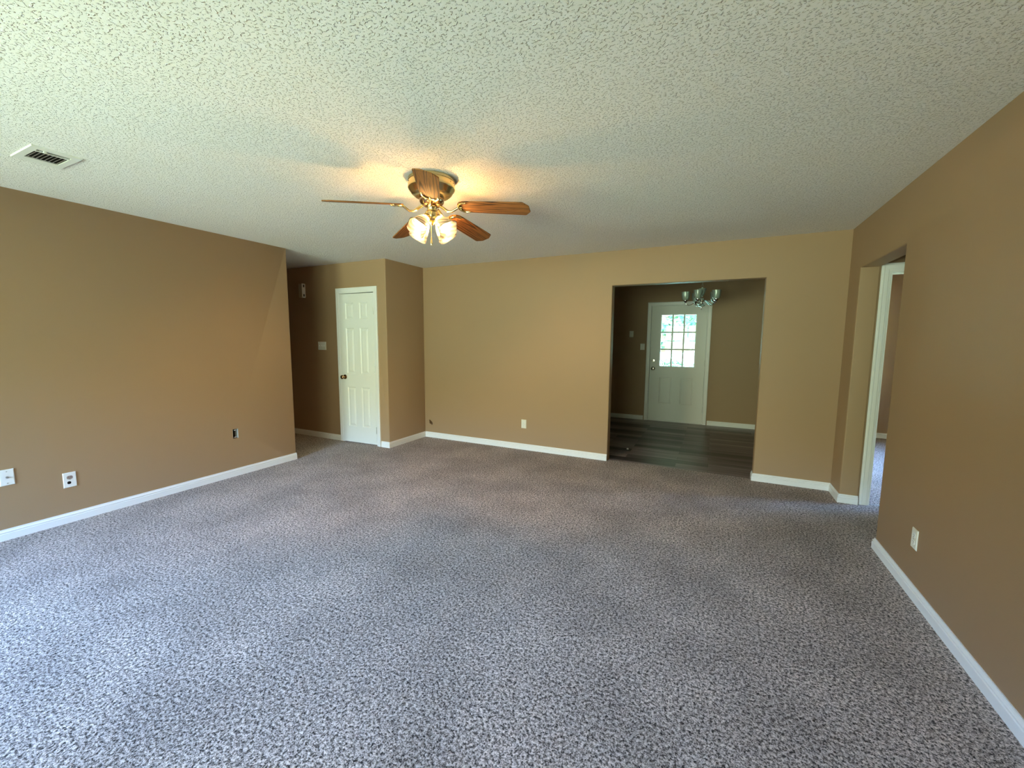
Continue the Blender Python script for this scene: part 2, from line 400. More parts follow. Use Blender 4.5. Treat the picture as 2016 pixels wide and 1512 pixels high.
# right wall with the doorless opening to the bedroom hall
wall_poly('wall_right', fX(XR), [(-2.25, ZB), (YR, ZB), (YR, ZT), (YF, ZT), (YF, ZB), (4.845, ZB), (4.845, ZTOP), (-2.25, ZTOP)], [], TR, M['wall'],
          bev=[lambda c: abs(c.x - XR) < .003 and abs(c.y - YR) < .003 and c.z < ZT + .01, lambda c: abs(c.x - XR) < .003 and abs(c.y - YF) < .003 and c.z < ZT + .01,
               lambda c: abs(c.x - XR) < .003 and abs(c.z - ZT) < .003])
wall_poly('wall_rear', fY(YREAR, -1), rect(-4.55, 1.2, ZB, ZTOP), [(rect(*w), None) for w in WIN], 0.15, M['wall'])
# hall on the left
wall_poly('wall_hall', fY(YL, -1), rect(-8.1, -4.52, ZB, ZTOP), [], 0.11, M['wall'])
wall_poly('wall_hall_end', fX(-7.9, -1), rect(3.0, 4.9, ZB, ZTOP), [], 0.11, M['wall'])
# dining room
FD0, FD1, FDT = -1.047, -0.125, 2.058
wall_poly('wall_dining_far', fY(YD), [(-2.75, ZB), (FD0, ZB), (FD0, FDT), (FD1, FDT), (FD1, ZB), (1.05, ZB), (1.05, ZTOP), (-2.75, ZTOP)], [], 0.16, M['wall'])
wall_poly('wall_dining_left', fX(-2.6, -1), rect(4.86, 7.8, ZB, ZTOP), [], 0.12, M['wall'])
wall_poly('wall_dining_right', fX(0.95), rect(4.84, 7.9, ZB, ZTOP), [], 0.247, M['wall'])
# bedroom and its hall
BD0, BD1, BDT = 1.276, 2.04, 2.017
wall_poly('wall_bedroom_near', fY(YF + 0.025), [(XR + TR - .002, ZB), (BD0, ZB), (BD0, BDT), (BD1, BDT), (BD1, ZB), (3.4, ZB), (3.4, ZTOP), (XR + TR - .002, ZTOP)], [], 0.112, M['wall'])
wall_poly('wall_bedroom_far', fY(7.86), rect(1.1, 3.5, ZB, ZTOP), [], 0.12, M['wall'])
wall_poly('wall_bedroom_right', fX(BX), rect(2.9, 8.0, ZB, ZTOP), [(rect(*BWIN), None)], 0.15, M['wall'])
wall_poly('wall_passage', fY(3.05, -1), rect(1.19, 3.4, ZB, ZTOP), [], 0.11, M['wall'])

# ------------------------------------------------------------------ windows (behind the camera and in the bedroom)
def window(n, fn, a0, a1, z0, z1):
    fw = 0.05; mb = MB()
    def bar(p0, p1, q0, q1, d0=0.05, d1=0.11):
        c = [fn(p0, q0, d0), fn(p1, q1, d1)]
        xs = sorted((c[0][0], c[1][0])); ys = sorted((c[0][1], c[1][1])); zs = sorted((c[0][2], c[1][2]))
        mb.box(*xs, *ys, *zs)
    bar(a0, a1, z0, z0 + fw); bar(a0, a1, z1 - fw, z1); bar(a0, a0 + fw, z0 + fw, z1 - fw); bar(a1 - fw, a1, z0 + fw, z1 - fw)
    zm = (z0 + z1) / 2; am = (a0 + a1) / 2
    bar(a0 + fw, a1 - fw, zm - .02, zm + .02); bar(am - .02, am + .02, z0 + fw, zm - .02); bar(am - .02, am + .02, zm + .02, z1 - fw)
    o = struct(mb.build('window_%d' % n, M['winframe']))
    c = fn(a0 + fw, z0 + fw, 0.078); e = fn(a1 - fw, z1 - fw, 0.082)
    MB().box(*sorted((c[0], e[0])), *sorted((c[1], e[1])), *sorted((c[2], e[2]))).build('window_pane', M['pane'], o)
for i, w in enumerate(WIN): window(i + 1, fY(YREAR, -1), *w)
window(len(WIN) + 1, fX(BX), *BWIN)

# ------------------------------------------------------------------ baseboards
BH = 0.0776
BPROF = [(0, 0), (0.0145, 0), (0.0145, 0.047), (0.0095, 0.0495), (0.0095, 0.0525), (0.0125, 0.0545), (0.0125, 0.0605), (0.0085, 0.0640), (0.0050, 0.0700), (0.0050, BH), (0, BH)]
def sweep(name, path, side, m=None, z0=0.0):
    """baseboard along path (list of xy); side=+1 room lies to the left of travel."""
    P = [Vector((x, y)) for x, y in path]; n = len(P)
    nor = []
    for i in range(n - 1):
        t = (P[i+1] - P[i]).normalized(); nor.append(Vector((-t.y, t.x)) * side)
    mb = MB(); k = len(BPROF); vs = []
    for i in range(n):
        if i == 0: w = nor[0]
        elif i == n - 1: w = nor[-1]
        else:
            s = nor[i-1] + nor[i]; w = s / (1 + nor[i-1].dot(nor[i]))
        for d, z in BPROF: vs.append((P[i].x + w.x * d, P[i].y + w.y * d, z0 + z - (0.012 if z == 0 else 0)))
    fs = [(i*k+j, i*k+(j+1) % k, (i+1)*k+(j+1) % k, (i+1)*k+j) for i in range(n-1) for j in range(k)]
    fs += [tuple(range(k)), tuple((n-1)*k+j for j in range(k))]
    mb.add(vs, fs)
    return struct(mb.build(name, m or M['trim'], smooth=False))
CAS = 0.062
sweep('baseboard_left', [(XL, YREAR), (XL, YL + .001)], -1)
sweep('baseboard_hall', [(-7.9, YC), (CD0 - CAS - .006, YC)], -1)
sweep('baseboard_closet', [(CD1 + CAS + .006, YC), (XW, YC), (XW, YB)], -1)
sweep('baseboard_back', [(XW + .0136, YB), (OX0 - .004, YB)], -1)
sweep('baseboard_corner', [(OX1, YB + .10), (OX1, YB), (XR, YB), (XR, YF), (XR + TR + .004, YF)], -1)
sweep('baseboard_right', [(XR + TR, YR), (XR, YR), (XR, YREAR)], -1)
sweep('baseboard_dining_left', [(-2.6, YD), (FD0 - CAS - .006, YD)], -1, z0=-0.006)
sweep('baseboard_dining_right', [(FD1 + CAS + .006, YD), (0.95, YD)], -1, z0=-0.006)
sweep('baseboard_bedroom', [(1.2, 7.86), (BX, 7.86)], -1)

# ------------------------------------------------------------------ door casings (mitred, moulded)
CPROF = [(0, 0), (0, .009), (.012, .011), (.016, .013), (.040, .0155), (.046, .018), (.058, .018), (.062, .015), (.062, 0)]
def casing(x0, x1, zt, y, parent, scale=1.0, zbot=0.0, ydir=-1):
    mb = MB(); k = len(CPROF); vs = []
    for st in range(4):
        for u, dd in CPROF:
            u *= scale
            x = x0 - u if st < 2 else x1 + u
            z = zbot if st in (0, 3) else zt + u
            vs.append((x, y + ydir * dd, z))
    fs = [(s*k+j, s*k+(j+1) % k, (s+1)*k+(j+1) % k, (s+1)*k+j) for s in range(3) for j in range(k)]
    fs += [tuple(range(k)), tuple(3*k+j for j in range(k))]
    mb.add(vs, fs)
    return mb.build('door_casing', M['trim'], parent)

def frame_jamb(x0, x1, zt, y0, y1, parent, t=0.018, stop=None, zbot=0.0):
    mb = MB()
    mb.box(x0 - .001, x0 + t, y0, y1, zbot, zt); mb.box(x1 - t, x1 + .001, y0, y1, zbot, zt); mb.box(x0 + t, x1 - t, y0, y1, zt - t, zt + .001)
    if stop:
        mb.box(x0 + t, x0 + t + .010, stop, stop + .03, zbot, zt - t); mb.box(x1 - t - .010, x1 - t, stop, stop + .03, zbot, zt - t)
        mb.box(x0 + t + .01, x1 - t - .01, stop, stop + .03, zt - t - .010, zt - t)
    return mb.build('door_jamb', M['trim'], parent)

def panel_leaf(w, h, t, panels, hole=None, rings=((.004, .004), (.012, .009), (.016, .009), (.040, .002))):
    """door leaf in local x (0..w), y (0 front .. t back), z (0..h). returns MB"""
    mb = MB()
    holes = [rect(*p) for p in panels] + ([rect(*hole)] if hole else [])
    loops = [[Vector((a, z, 0)) for a, z in rect(0, w, 0, h)]] + [[Vector((a, z, 0)) for a, z in q] for q in holes]
    flat = [p for l in loops for p in l]
    tr = tessellate_polygon(loops)
    mb.add([(p.x, 0, p.y) for p in flat], tr)
    bl = [loops[0]] + ([loops[-1]] if hole else []); bf = [p for l in bl for p in l]
    mb.add([(p.x, t, p.y) for p in bf], tessellate_polygon(bl))
    for l in bl:
        n = len(l); mb.add([(p.x, 0, p.y) for p in l] + [(p.x, t, p.y) for p in l], [(k, (k+1) % n, n+(k+1) % n, n+k) for k in range(n)])
    for (a0, a1, z0, z1) in panels:
        prev = [(a0, 0, z0), (a1, 0, z0), (a1, 0, z1), (a0, 0, z1)]
        for ins, dep in rings:
            cur = [(a0+ins, dep, z0+ins), (a1-ins, dep, z0+ins), (a1-ins, dep, z1-ins), (a0+ins, dep, z1-ins)]
            mb.add(prev + cur, [(k, (k+1) % 4, 4+(k+1) % 4, 4+k) for k in range(4)]); prev = cur
        mb.add(prev, [(0, 1, 2, 3)])
    return mb
def place(mb, mtx):
    mb.v = [tuple(mtx @ Vector(p)) for p in mb.v]; return mb
def axis_m(origin, direction):
    return Matrix.Translation(origin) @ Vector(direction).to_track_quat('Z', 'Y').to_matrix().to_4x4()

# door_1: closet door, a little ajar, hinged on the right
d1 = empty('door_1', ((CD0 + CD1) / 2, YC, 0)); struct(d1)
casing(CD0 + .004, CD1 - .004, CDT - .004, YC, d1)
frame_jamb(CD0, CD1, CDT, YC - .001, YC + .11, d1, t=.012)
lw, lh = CD1 - CD0 - .032, 2.016
px = (lw - .10 - 2 * .145) / 2
pan = [(px, px + .145, z0, z1) for z0, z1 in ((lh-.335, lh-.118), (lh-1.065, lh-.452), (.22, lh-1.25))]
pan += [(lw - px - .145, lw - px, z0, z1) for _, _, z0, z1 in pan]
hx = CD1 - .015
leafM = Matrix.Translation((hx, YC + .004, .012)) @ Matrix.Rotation(math.radians(2.6), 4, 'Z') @ Matrix.Translation((-lw, 0, 0))
leaf = place(panel_leaf(lw, lh, .035, pan), leafM).build('door_leaf', M['door'], d1)
kp = leafM @ Vector((.062, 0, .90)); kd = (leafM.to_3x3() @ Vector((0, -1, 0)))
kb = MB().lathe([(.001, 0), (.031, 0), (.032, .004), (.028, .009), (.013, .012), (.011, .030), (.017, .034), (.026, .041), (.029, .052), (.026, .063), (.016, .070), (.001, .072)], 28, axis_m(kp, kd))
kb.build('door_knob', M['bronze'], d1, smooth=True)
for z in (.20, 1.02, 1.78):
    MB().lathe([(.001, -.046), (.0055, -.045), (.0055, .045), (.001, .046)], 12, Matrix.Translation((hx + .005, YC - .008, z + .012))).build('hinge', M['steel'], d1, smooth=True)

# door_2: front door with nine panes
d2 = empty('door_2', ((FD0 + FD1) / 2, YD, -.006)); struct(d2)
casing(FD0 + .008, FD1 - .008, FDT - .010, YD, d2, zbot=-.006)
frame_jamb(FD0, FD1, FDT, YD - .001, YD + .16, d2, t=.007, stop=YD + .0565, zbot=-.006)
flw, flh = FD1 - FD0 - .026, 2.026
fx0, fz0, fy = FD0 + .013, .018, YD + .012
gx0, gx1, gz0, gz1 = -0.884 - fx0, -0.288 - fx0, .967 - fz0, 1.902 - fz0
fp = [(-.862 - fx0, -.659 - fx0, .313 - fz0, .786 - fz0), (-.511 - fx0, -.307 - fx0, .318 - fz0, .785 - fz0)]
leaf2 = place(panel_leaf(flw, flh, .044, fp, (gx0, gx1, gz0, gz1), rings=((.005, .009), (.014, .009), (.020, .002), (.035, .002))), Matrix.Translation((fx0, fy, fz0)))
leaf2.build('door_leaf', M['door'], d2)
def lite_frame():
    mb = MB(); a0, a1, b0, b1 = gx0 + fx0, gx1 + fx0, gz0 + fz0, gz1 + fz0
    fw = .024
    for y0, y1 in ((fy - .009, fy + .050),):
        mb.box(a0 - .006, a1 + .006, y0, y1, b0 - .006, b0 + fw - .006); mb.box(a0 - .006, a1 + .006, y0, y1, b1 - fw + .006, b1 + .006)
        mb.box(a0 - .006, a0 + fw - .006, y0, y1, b0 + fw - .006, b1 - fw + .006); mb.box(a1 - fw + .006, a1 + .006, y0, y1, b0 + fw - .006, b1 - fw + .006)
    ia0, ia1, ib0, ib1 = a0 + fw - .006, a1 - fw + .006, b0 + fw - .006, b1 - fw + .006
    for k in (1, 2):
        x = ia0 + (ia1 - ia0) * k / 3; z = ib0 + (ib1 - ib0) * k / 3
        mb.box(x - .0125, x + .0125, fy + .002, fy + .040, ib0, ib1)
        mb.box(ia0, ia1, fy + .003, fy + .039, z - .0125, z + .0125)
    fr = mb.build('lite_frame', M['trim'], d2)
    for i in range(3):
        for j in range(3):
            x0 = ia0 + (ia1 - ia0) * i / 3; x1 = ia0 + (ia1 - ia0) * (i + 1) / 3
            z0 = ib0 + (ib1 - ib0) * j / 3; z1 = ib0 + (ib1 - ib0) * (j + 1) / 3
            MB().box(x0 + .004, x1 - .004, fy + .019, fy + .023, z0 + .004, z1 - .004).build('pane', M['pane'], fr)
lite_frame()
kx = -0.978
MB().lathe([(.001, 0), (.033, 0), (.034, .004), (.029, .010), (.013, .013), (.012, .032), (.020, .037), (.028, .046), (.029, .056), (.024, .064), (.001, .068)], 28, axis_m(Vector((kx, fy, .938)), (0, -1, 0))).build('door_knob', M['nickel'], d2, smooth=True)
db = MB().lathe([(.001, 0), (.029, 0), (.030, .005), (.025, .012), (.001, .013)], 28, axis_m(Vector((kx, fy, 1.080)), (0, -1, 0)))
db.box(kx - .005, kx + .005, fy - .030, fy - .010, 1.080 - .017, 1.080 + .017)
db.build('deadbolt', M['nickel'], d2, smooth=True)
for z in (.25, 1.05, 1.85):
    MB().lathe([(.001, -.05), (.006, -.049), (.006, .049), (.001, .05)], 12, Matrix.Translation((FD1 - .009, YD + .006, z))).build('hinge', M['steel'], d2, smooth=True)
MB().box(FD0 + .01, FD1 - .01, YD - .004, YD + .15, -.006, .016).build('threshold', M['trim'], d2, bevel=.003)

# door_3: open bedroom doorway (cased opening seen past the right wall)
d3 = empty('door_3', ((BD0 + BD1) / 2, YF, 0)); struct(d3)
casing(BD0 + .002, BD1 - .002, BDT - .002, YF + .025, d3, scale=1.04)
frame_jamb(BD0, BD1, BDT, YF + .024, YF + .138, d3, t=.014, stop=YF + .07)

# trim strip at the bedroom doorway
struct(MB().box(BD0 + .014, BD1 - .014, YF + .045, YF + .062, -.002, .004).build('trim_1', M['ventfin']))

# ================================================================== wall plates
def screw(parent, loc, d, r=.0038, m='steel'):
    MB().lathe([(.0005, .0022), (r*.8, .0018), (r, 0)], 12, axis_m(Vector(loc), d)).build('screw', M[m], parent, smooth=True)
def frame_pts(fn, a, z): return Vector(fn(a, z, 0))
def plate_mb(fn, a, z, w, h, t=.0055):
    mb = MB(); k = .004
    def P(da, dz, d): return fn(a + da, z + dz, d)
    back = [P(-w/2, -h/2, 0), P(w/2, -h/2, 0), P(w/2, h/2, 0), P(-w/2, h/2, 0)]
    mid = [P(-w/2, -h/2, -t*.5), P(w/2, -h/2, -t*.5), P(w/2, h/2, -t*.5), P(-w/2, h/2, -t*.5)]
    top = [P(-w/2+k, -h/2+k, -t), P(w/2-k, -h/2+k, -t), P(w/2-k, h/2-k, -t), P(-w/2+k, h/2-k, -t)]
    mb.add(back + mid + top, [(0, 1, 2, 3)] + [(i, (i+1) % 4, 4+(i+1) % 4, 4+i) for i in range(4)] + [(4+i, 4+(i+1) % 4, 8+(i+1) % 4, 8+i) for i in range(4)] + [(8, 9, 10, 11)])
    return mb
def slab(fn, a, z, w, h, d0, d1, rnd=0, n=6):
    """flat piece on a wall, optionally with rounded ends (receptacle face)."""
    poly = []
    if rnd:
        for sx, sz, a0 in ((1, -1, -PI/2), (1, 1, 0), (-1, 1, PI/2), (-1, -1, PI)):
            for i in range(n + 1):
                g = a0 + PI/2 * i / n
                poly.append((a + sx * (w/2 - rnd) + rnd * math.cos(g), z + sz * (h/2 - rnd) + rnd * math.sin(g)))
    else: poly = rect(a - w/2, a + w/2, z - h/2, z + h/2)
    return MB().prism(poly, -d0, -d1, fn)
def outlet(name, fn, nrm, a, z, label, mt='plate', face='plate_white', group='duplex outlets along the walls'):
    e = empty(name, frame_pts(fn, a, z), label, 'outlet', group)
    plate_mb(fn, a, z, .070, .114).build('cover_plate', M[mt], e)
    for s in (1, -1):
        f = slab(fn, a, z + s * .0195, .034, .028, .004, .0075, rnd=.011).build('receptacle', M[face], e)
        for da, hh in ((-.0065, .008), (.0065, .0065)):
            slab(fn, a + da, z + s * .0195 + .003, .0018, hh, .0070, .0080).build('slot', M['slot'], f)
        slab(fn, a, z + s * .0195 - .0075, .0045, .0045, .0070, .0080, rnd=.002, n=3).build('ground_hole', M['slot'], f)
    screw(e, fn(a, z, -.0055), nrm)
    return e
fl, fb, fr_, fd, fc = fX(XL, -1), fY(YB), fX(XR), fY(YD), fY(YC)
outlet('wall_outlet', fb, (0, -1, 0), -2.181, .341, 'white duplex outlet low on the back wall left of the dining opening')
outlet('wall_outlet', fr_, (-1, 0, 0), 2.982, .325, 'ivory duplex outlet low on the right wall above its baseboard')
# plate with a jack, left wall
e = empty('cable_jack_plate', frame_pts(fl, .9325, .443), 'white plate with one small centre jack, low on left wall beside the outlet plate', 'wall plate')
plate_mb(fl, .9325, .443, .070, .114).build('cover_plate', M['plate_white'], e)
MB().lathe([(.0005, .016), (.0022, .016), (.0048, .0155), (.0048, .004), (.0075, .004), (.0075, 0)], 12, axis_m(Vector(fl(.9325, .443, -.0052)), (1, 0, 0))).build('jack', M['steel'], e, smooth=True)
for s in (1, -1): screw(e, fl(.9325, .443 + s * .042, -.0054), (1, 0, 0))
# old outlet plate, receptacles missing
a, z = 1.238, .332
e = empty('damaged_outlet', frame_pts(fl, a, z), 'white outlet plate with brown upper socket and open lower hole, on left wall', 'outlet')
plate_mb(fl, a, z, .074, .116).build('cover_plate', M['plate_white'], e)
f = slab(fl, a, z + .019, .034, .027, .0045, .0062, rnd=.0115).build('receptacle', M['brown_plastic'], e)
f['label'] = 'brown upper receptacle'
for da in (-.0065, .0065): slab(fl, a + da, z + .021, .002, .009, .0060, .0066).build('slot', M['slot'], f)
slab(fl, a, z + .012, .005, .004, .0060, .0066).build('ground_hole', M['slot'], f)
slab(fl, a, z - .019, .034, .027, .0045, .0060, rnd=.0115).build('receptacle', M['plate_white'], e)
slab(fl, a - .006, z - .021, .021, .022, .0055, .0066, rnd=.009).build('hole_shade', M['dark'], e)  # dark slab on the plate, stands in for the shade in the hole
screw(e, fl(a, z, -.0055), (1, 0, 0))
# empty device box in the left wall
e = empty('device_box', frame_pts(fl, 2.469, .443), 'empty electrical box hole in the left wall near the hallway corner', 'electrical box')
mb = MB()
b0, b1, c0, c1 = 2.4415, 2.4965, .3945, .4915
mb.add([fl(b0, c0, .06), fl(b1, c0, .06), fl(b1, c1, .06), fl(b0, c1, .06)], [(0, 1, 2, 3)])
mb.build('box_back', M['dark'], e, recalc=False)  # back coloured near-black for the shade inside the box
for (q0, q1, w0, w1) in ((b0, b0 + .0025, c0, c1), (b1 - .0025, b1, c0, c1)):
    pp = [fl(q0, w0, .002), fl(q1, w1, .0595)]
    MB().box(*sorted((pp[0][0], pp[1][0])), q0, q1, w0, w1).build('box_side', M['greybox'], e)
for zz in (c0 + .012, c1 - .012):
    slab(fl, 2.469, zz, .020, .008, -.010, -.006).build('device_ear', M['greybox'], e)
# light switches
def toggle_plate(name, fn, nrm, a, z, w, n, label, mt='plate', cat='light switch'):
    e = empty(name, frame_pts(fn, a, z), label, cat)
    plate_mb(fn, a, z, w, .114).build('cover_plate', M[mt], e)
    for i in range(n):
        aa = a + (i - (n - 1) / 2) * .046
        mb = slab(fn, aa, z, .010, .024, .005, .0062)
        mb.add([fn(aa - .0035, z - .003, -.006), fn(aa + .0035, z - .003, -.006), fn(aa + .0035, z + .008, -.006), fn(aa - .0035, z + .008, -.006),
                fn(aa - .0028, z + .006, -.017), fn(aa + .0028, z + .006, -.017), fn(aa + .0028, z + .011, -.015), fn(aa - .0028, z + .011, -.015)],
               [(0, 1, 2, 3), (4, 5, 6, 7), (0, 1, 5, 4), (1, 2, 6, 5), (2, 3, 7, 6), (3, 0, 4, 7)])
        mb.build('toggle', M[mt], e)
        for s in (1, -1): screw(e, fn(aa, z + s * .030, -.0054), nrm, r=.003)
    return e
toggle_plate('switch_plate', fc, (0, -1, 0), -4.989, 1.330, .160, 3, 'wide ivory switch plate on the dark hall wall left of the closet door')
toggle_plate('switch_plate', fd, (0, -1, 0), -1.374, 1.553, .072, 1, 'upper ivory switch plate, further left of the front door in the dining room')
toggle_plate('switch_plate', fd, (0, -1, 0), -1.172, 1.326, .078, 1, 'lower ivory switch plate close beside the front door casing')
# door chime
x0, x1, z0, z1, dp = -5.360, -5.285, 2.012, 2.203, .057
e = empty('door_chime', ((x0 + x1) / 2, YC, (z0 + z1) / 2), 'beige and white door chime box high on the dark hall wall', 'door chime')
MB().box(x0 + .004, x1 + .002, YC - .012, YC, z0 + .004, z1 - .004).build('base', M['beige_plastic'], e)
MB().box(x0, x1 - .004, YC - dp, YC - .010, z0, z1).build('cover', M['beige_plastic'], e, bevel=.003)
MB().box(x1 - .004, x1 + .004, YC - dp - .001, YC - .008, z0 - .003, z1 + .003).build('side_cap', M['plate_white'], e, bevel=.0015)['label'] = 'white side cap'
for zz in (z0 + .030, z1 - .030):
    MB().box(x1 + .003, x1 + .0052, YC - dp + .014, YC - .022, zz - .017, zz + .017).build('sound_hole', M['slot'], e)

# ================================================================== ceiling vent
vx0, vx1, vy0, vy1 = -3.612, -3.300, .920, 1.122
e = empty('ceiling_vent', ((vx0 + vx1) / 2, (vy0 + vy1) / 2, H), 'white ceiling air vent with dark slatted opening, left of the fan', 'vent')
ox0, ox1, oy0, oy1 = -3.533, -3.345, .954, 1.088
mb = MB(); zt_, zm_ = H, H - .007
lo = [Vector((x, y, 0)) for x, y in ((vx0 + .003, vy0 + .003), (vx1 - .003, vy0 + .003), (vx1 - .003, vy1 - .003), (vx0 + .003, vy1 - .003))]
li = [Vector((x, y, 0)) for x, y in ((ox0, oy0), (ox1, oy0), (ox1, oy1), (ox0, oy1))]
mb.add([(p.x, p.y, zm_) for p in lo + li], tessellate_polygon([lo, li]))
oo = [(vx0, vy0), (vx1, vy0), (vx1, vy1), (vx0, vy1)]
mb.add([(x, y, zt_) for x, y in oo] + [(p.x, p.y, zm_) for p in lo], [(i, (i+1) % 4, 4+(i+1) % 4, 4+i) for i in range(4)])
mb.add([(p.x, p.y, zm_) for p in li] + [(p.x, p.y, zt_ - .0005) for p in li], [(i, (i+1) % 4, 4+(i+1) % 4, 4+i) for i in range(4)])
mb.build('frame', M['ventpaint'], e, recalc=True)
MB().box(ox0, ox1, oy0, oy1, H - .0014, H - .0008).build('duct_shade', M['dark'], e)  # thin dark sheet painted in for the shade up the duct
MB().box(ox1 - .034, ox1 - .024, oy0, oy1, H - .0085, H - .0020).build('divider_bar', M['ventpaint'], e)
for k in range(8):
    y = oy0 + .010 + (oy1 - oy0 - .020) * k / 7
    q = [(y - .004, H - .0065), (y - .0028, H - .0068), (y + .005, H - .0018), (y + .0038, H - .0015)]
    MB().add([(ox0 + .001, yy, zz) for yy, zz in q] + [(ox1 - .035, yy, zz) for yy, zz in q], [(0, 1, 2, 3), (4, 5, 6, 7)] + [(i, (i+1) % 4, 4+(i+1) % 4, 4+i) for i in range(4)]).build('slat', M['ventfin'], e)
MB().box(ox1 - .012, ox1 + .006, oy0 + .024, oy0 + .036, H - .013, H - .006).build('damper_lever', M['ventpaint'], e, bevel=.001)

# ================================================================== ceiling fan
FX, FY_, FZ = -1.6745, 2.2186, 2.2778
PH, PT, FR = 3.9839, 0.2485, 0.6475
DA = [0.0081, 0.0699, -0.0223, 0.0558, -0.1114]
DD = [0.0824, 0.0588, 0.1057, 0.1116, 0.1127]
fan = empty('ceiling_fan', (FX, FY_, H), 'brass hugger ceiling fan with five wooden blades and lit glass shades', 'ceiling fan')
def at(z): return Matrix.Translation((FX, FY_, z))
MB().lathe([(.001, H), (.140, H), (.146, H - .004), (.146, H - .020), (.1435, H - .022), (.1435, H - .026), (.146, H - .028), (.148, H - .060), (.146, H - .066), (.140, H - .070),
            (.128, H - .092), (.110, H - .106), (.080, H - .112), (.001, H - .112)], 56, at(0)).build('motor_housing', M['antique'], fan, smooth=True)
for k in range(26):
    g = 2 * PI * k / 26
    p = Vector((FX + .1466 * math.cos(g), FY_ + .1466 * math.sin(g), H - .036))
    if k % 13 < 5:
        MB().lathe([(.0005, .0010), (.0030, .0008), (.0030, 0)], 8, axis_m(p, (math.cos(g), math.sin(g), 0))).build('cooling_slot', M['slot'], fan)
MB().lathe([(.001, FZ + .052), (.074, FZ + .052), (.078, FZ + .046), (.078, FZ + .022), (.070, FZ + .010), (.050, FZ - .004), (.001, FZ - .004)], 40, at(0)).build('flywheel', M['bronze'], fan, smooth=True)
def blade_mesh():
    hw = .0682; out = []
    top = [(.182, .020), (.190, .036), (.205, .050), (.225, .058), (.26, .0605), (.45, .0655), (FR - .040, hw), (FR - .031, hw - .003), (FR - .004, hw - .034), (FR, hw - .042)]
    poly = top + [(x, -y) for x, y in top[::-1]]
    return MB().prism(poly, -.003, .003)
bl0 = None
iron0 = None
for k in range(5):
    a = PH + k * 2 * PI / 5 + DA[k]
    mt = Matrix.Translation((0, 0, FZ - H)) @ Matrix.Rotation(a, 4, 'Z') @ Matrix.Rotation(DD[k], 4, 'Y') @ Matrix.Rotation(-PT, 4, 'X')
    if bl0 is None:
        b_ = blade_mesh().build('blade', M['blade'], None, bevel=.0015); bl0 = b_
        mb = MB()
        # arm from the flywheel, dipping below the blade and rising to a forked plate
        mb.tube([(.060, 0, -.002), (.085, 0, -.016), (.115, 0, -.034), (.145, 0, -.036), (.168, 0, -.020), (.182, 0, -.009), (.200, 0, -.0065)], [.009, .0085, .0075, .007, .0075, .008, .006], 10)
        arc = [(.250, .048, -.0062), (.228, .050, -.0066), (.208, .043, -.007), (.195, .028, -.0075), (.190, .010, -.008), (.190, -.010, -.008), (.195, -.028, -.0075), (.208, -.043, -.007), (.228, -.050, -.0066), (.250, -.048, -.0062)]
        mb.tube(arc, [.004, .0055, .0065, .007, .0075, .0075, .007, .0065, .0055, .004], 8)
        for sx, sy in ((.246, .048), (.246, -.048), (.205, 0)):
            mb.lathe([(.0005, -.0105), (.005, -.0098), (.0062, -.0075), (.0062, -.003)], 12, Matrix.Translation((sx, sy, 0)))
        iron0 = mb.build('blade_iron', M['brass'], None, smooth=True)
    else:
        b_ = bl0.copy(); COL.objects.link(b_)
    i_ = iron0 if k == 0 else iron0.copy()
    if k: COL.objects.link(i_)
    b_.parent = fan; i_.parent = fan
    b_.matrix_local = mt
    i_.matrix_local = mt
# light kit
MB().lathe([(.001, FZ - .002), (.034, FZ - .002), (.036, FZ - .008), (.031, FZ - .014), (.031, FZ - .034), (.040, FZ - .040), (.044, FZ - .050), (.044, FZ - .078), (.036, FZ - .090), (.020, FZ - .098), (.001, FZ - .098)], 36, at(0)).build('switch_housing', M['antique'], fan, smooth=True)
MB().lathe([(.001, FZ - .096), (.013, FZ - .097), (.016, FZ - .105), (.011, FZ - .114), (.006, FZ - .120), (.001, FZ - .122)], 24, at(0)).build('finial', M['amber'], fan, smooth=True)
camang = math.atan2(-FY_, -FX)
def shade_profile(): return [(.0225, 0), (.026, .006), (.033, .020), (.042, .040), (.049, .062), (.053, .082), (.057, .100), (.063, .112), (.066, .117)]
for k, (da, tilt) in enumerate(((-0.72, 46), (0.78, 46), (PI - .78, 46), (PI + .72, 46))):
    g = camang + da
    dirv = Vector((math.cos(g) * math.sin(math.radians(tilt)), math.sin(g) * math.sin(math.radians(tilt)), -math.cos(math.radians(tilt))))
    base = Vector((FX + .030 * math.cos(g), FY_ + .030 * math.sin(g), FZ - .062))
    s0 = base + dirv * .028
    MB().lathe([(.001, -.012), (.013, -.010), (.014, .010), (.020, .018), (.0245, .024), (.0245, .044), (.0225, .047), (.001, .047)], 24, axis_m(base, dirv)).build('socket', M['brass'], fan, smooth=True)
    mm = axis_m(base + dirv * .040, dirv)
    pr = shade_profile(); npf = len(pr)
    modf = lambda an, j: 1 + .085 * math.cos(4 * an + .6) * max(0, (j - 4) / (npf - 5)) ** 1.5
    sh = empty('glass_shade', base + dirv * .04 - Vector((FX, FY_, H)) ); sh.parent = fan
    MBs = MB().lathe(pr, 48, mm, modf)
    inner = [(r - .0022, z + .0004) for r, z in pr]
    MBs.lathe(inner[::-1], 48, mm, lambda an, j: modf(an, npf - 1 - j))
    COLo = MBs
    bpy.data.objects.remove(sh)
    COLo.build('lamp_shade', M['fanshade'], fan, smooth=True, recalc=False)
    MB().lathe([(.001, .030), (.010, .034), (.011, .042), (.016, .051), (.0190, .061), (.0175, .071), (.011, .079), (.001, .082)], 14, axis_m(base, dirv)).build('bulb', M['bulb_bright'] if k > 1 else M['bulb'], fan, smooth=True)
cg = camang - .12
cp = Vector((FX + .046 * math.cos(cg), FY_ + .046 * math.sin(cg), 0))
mb = MB()
zc = FZ - .068
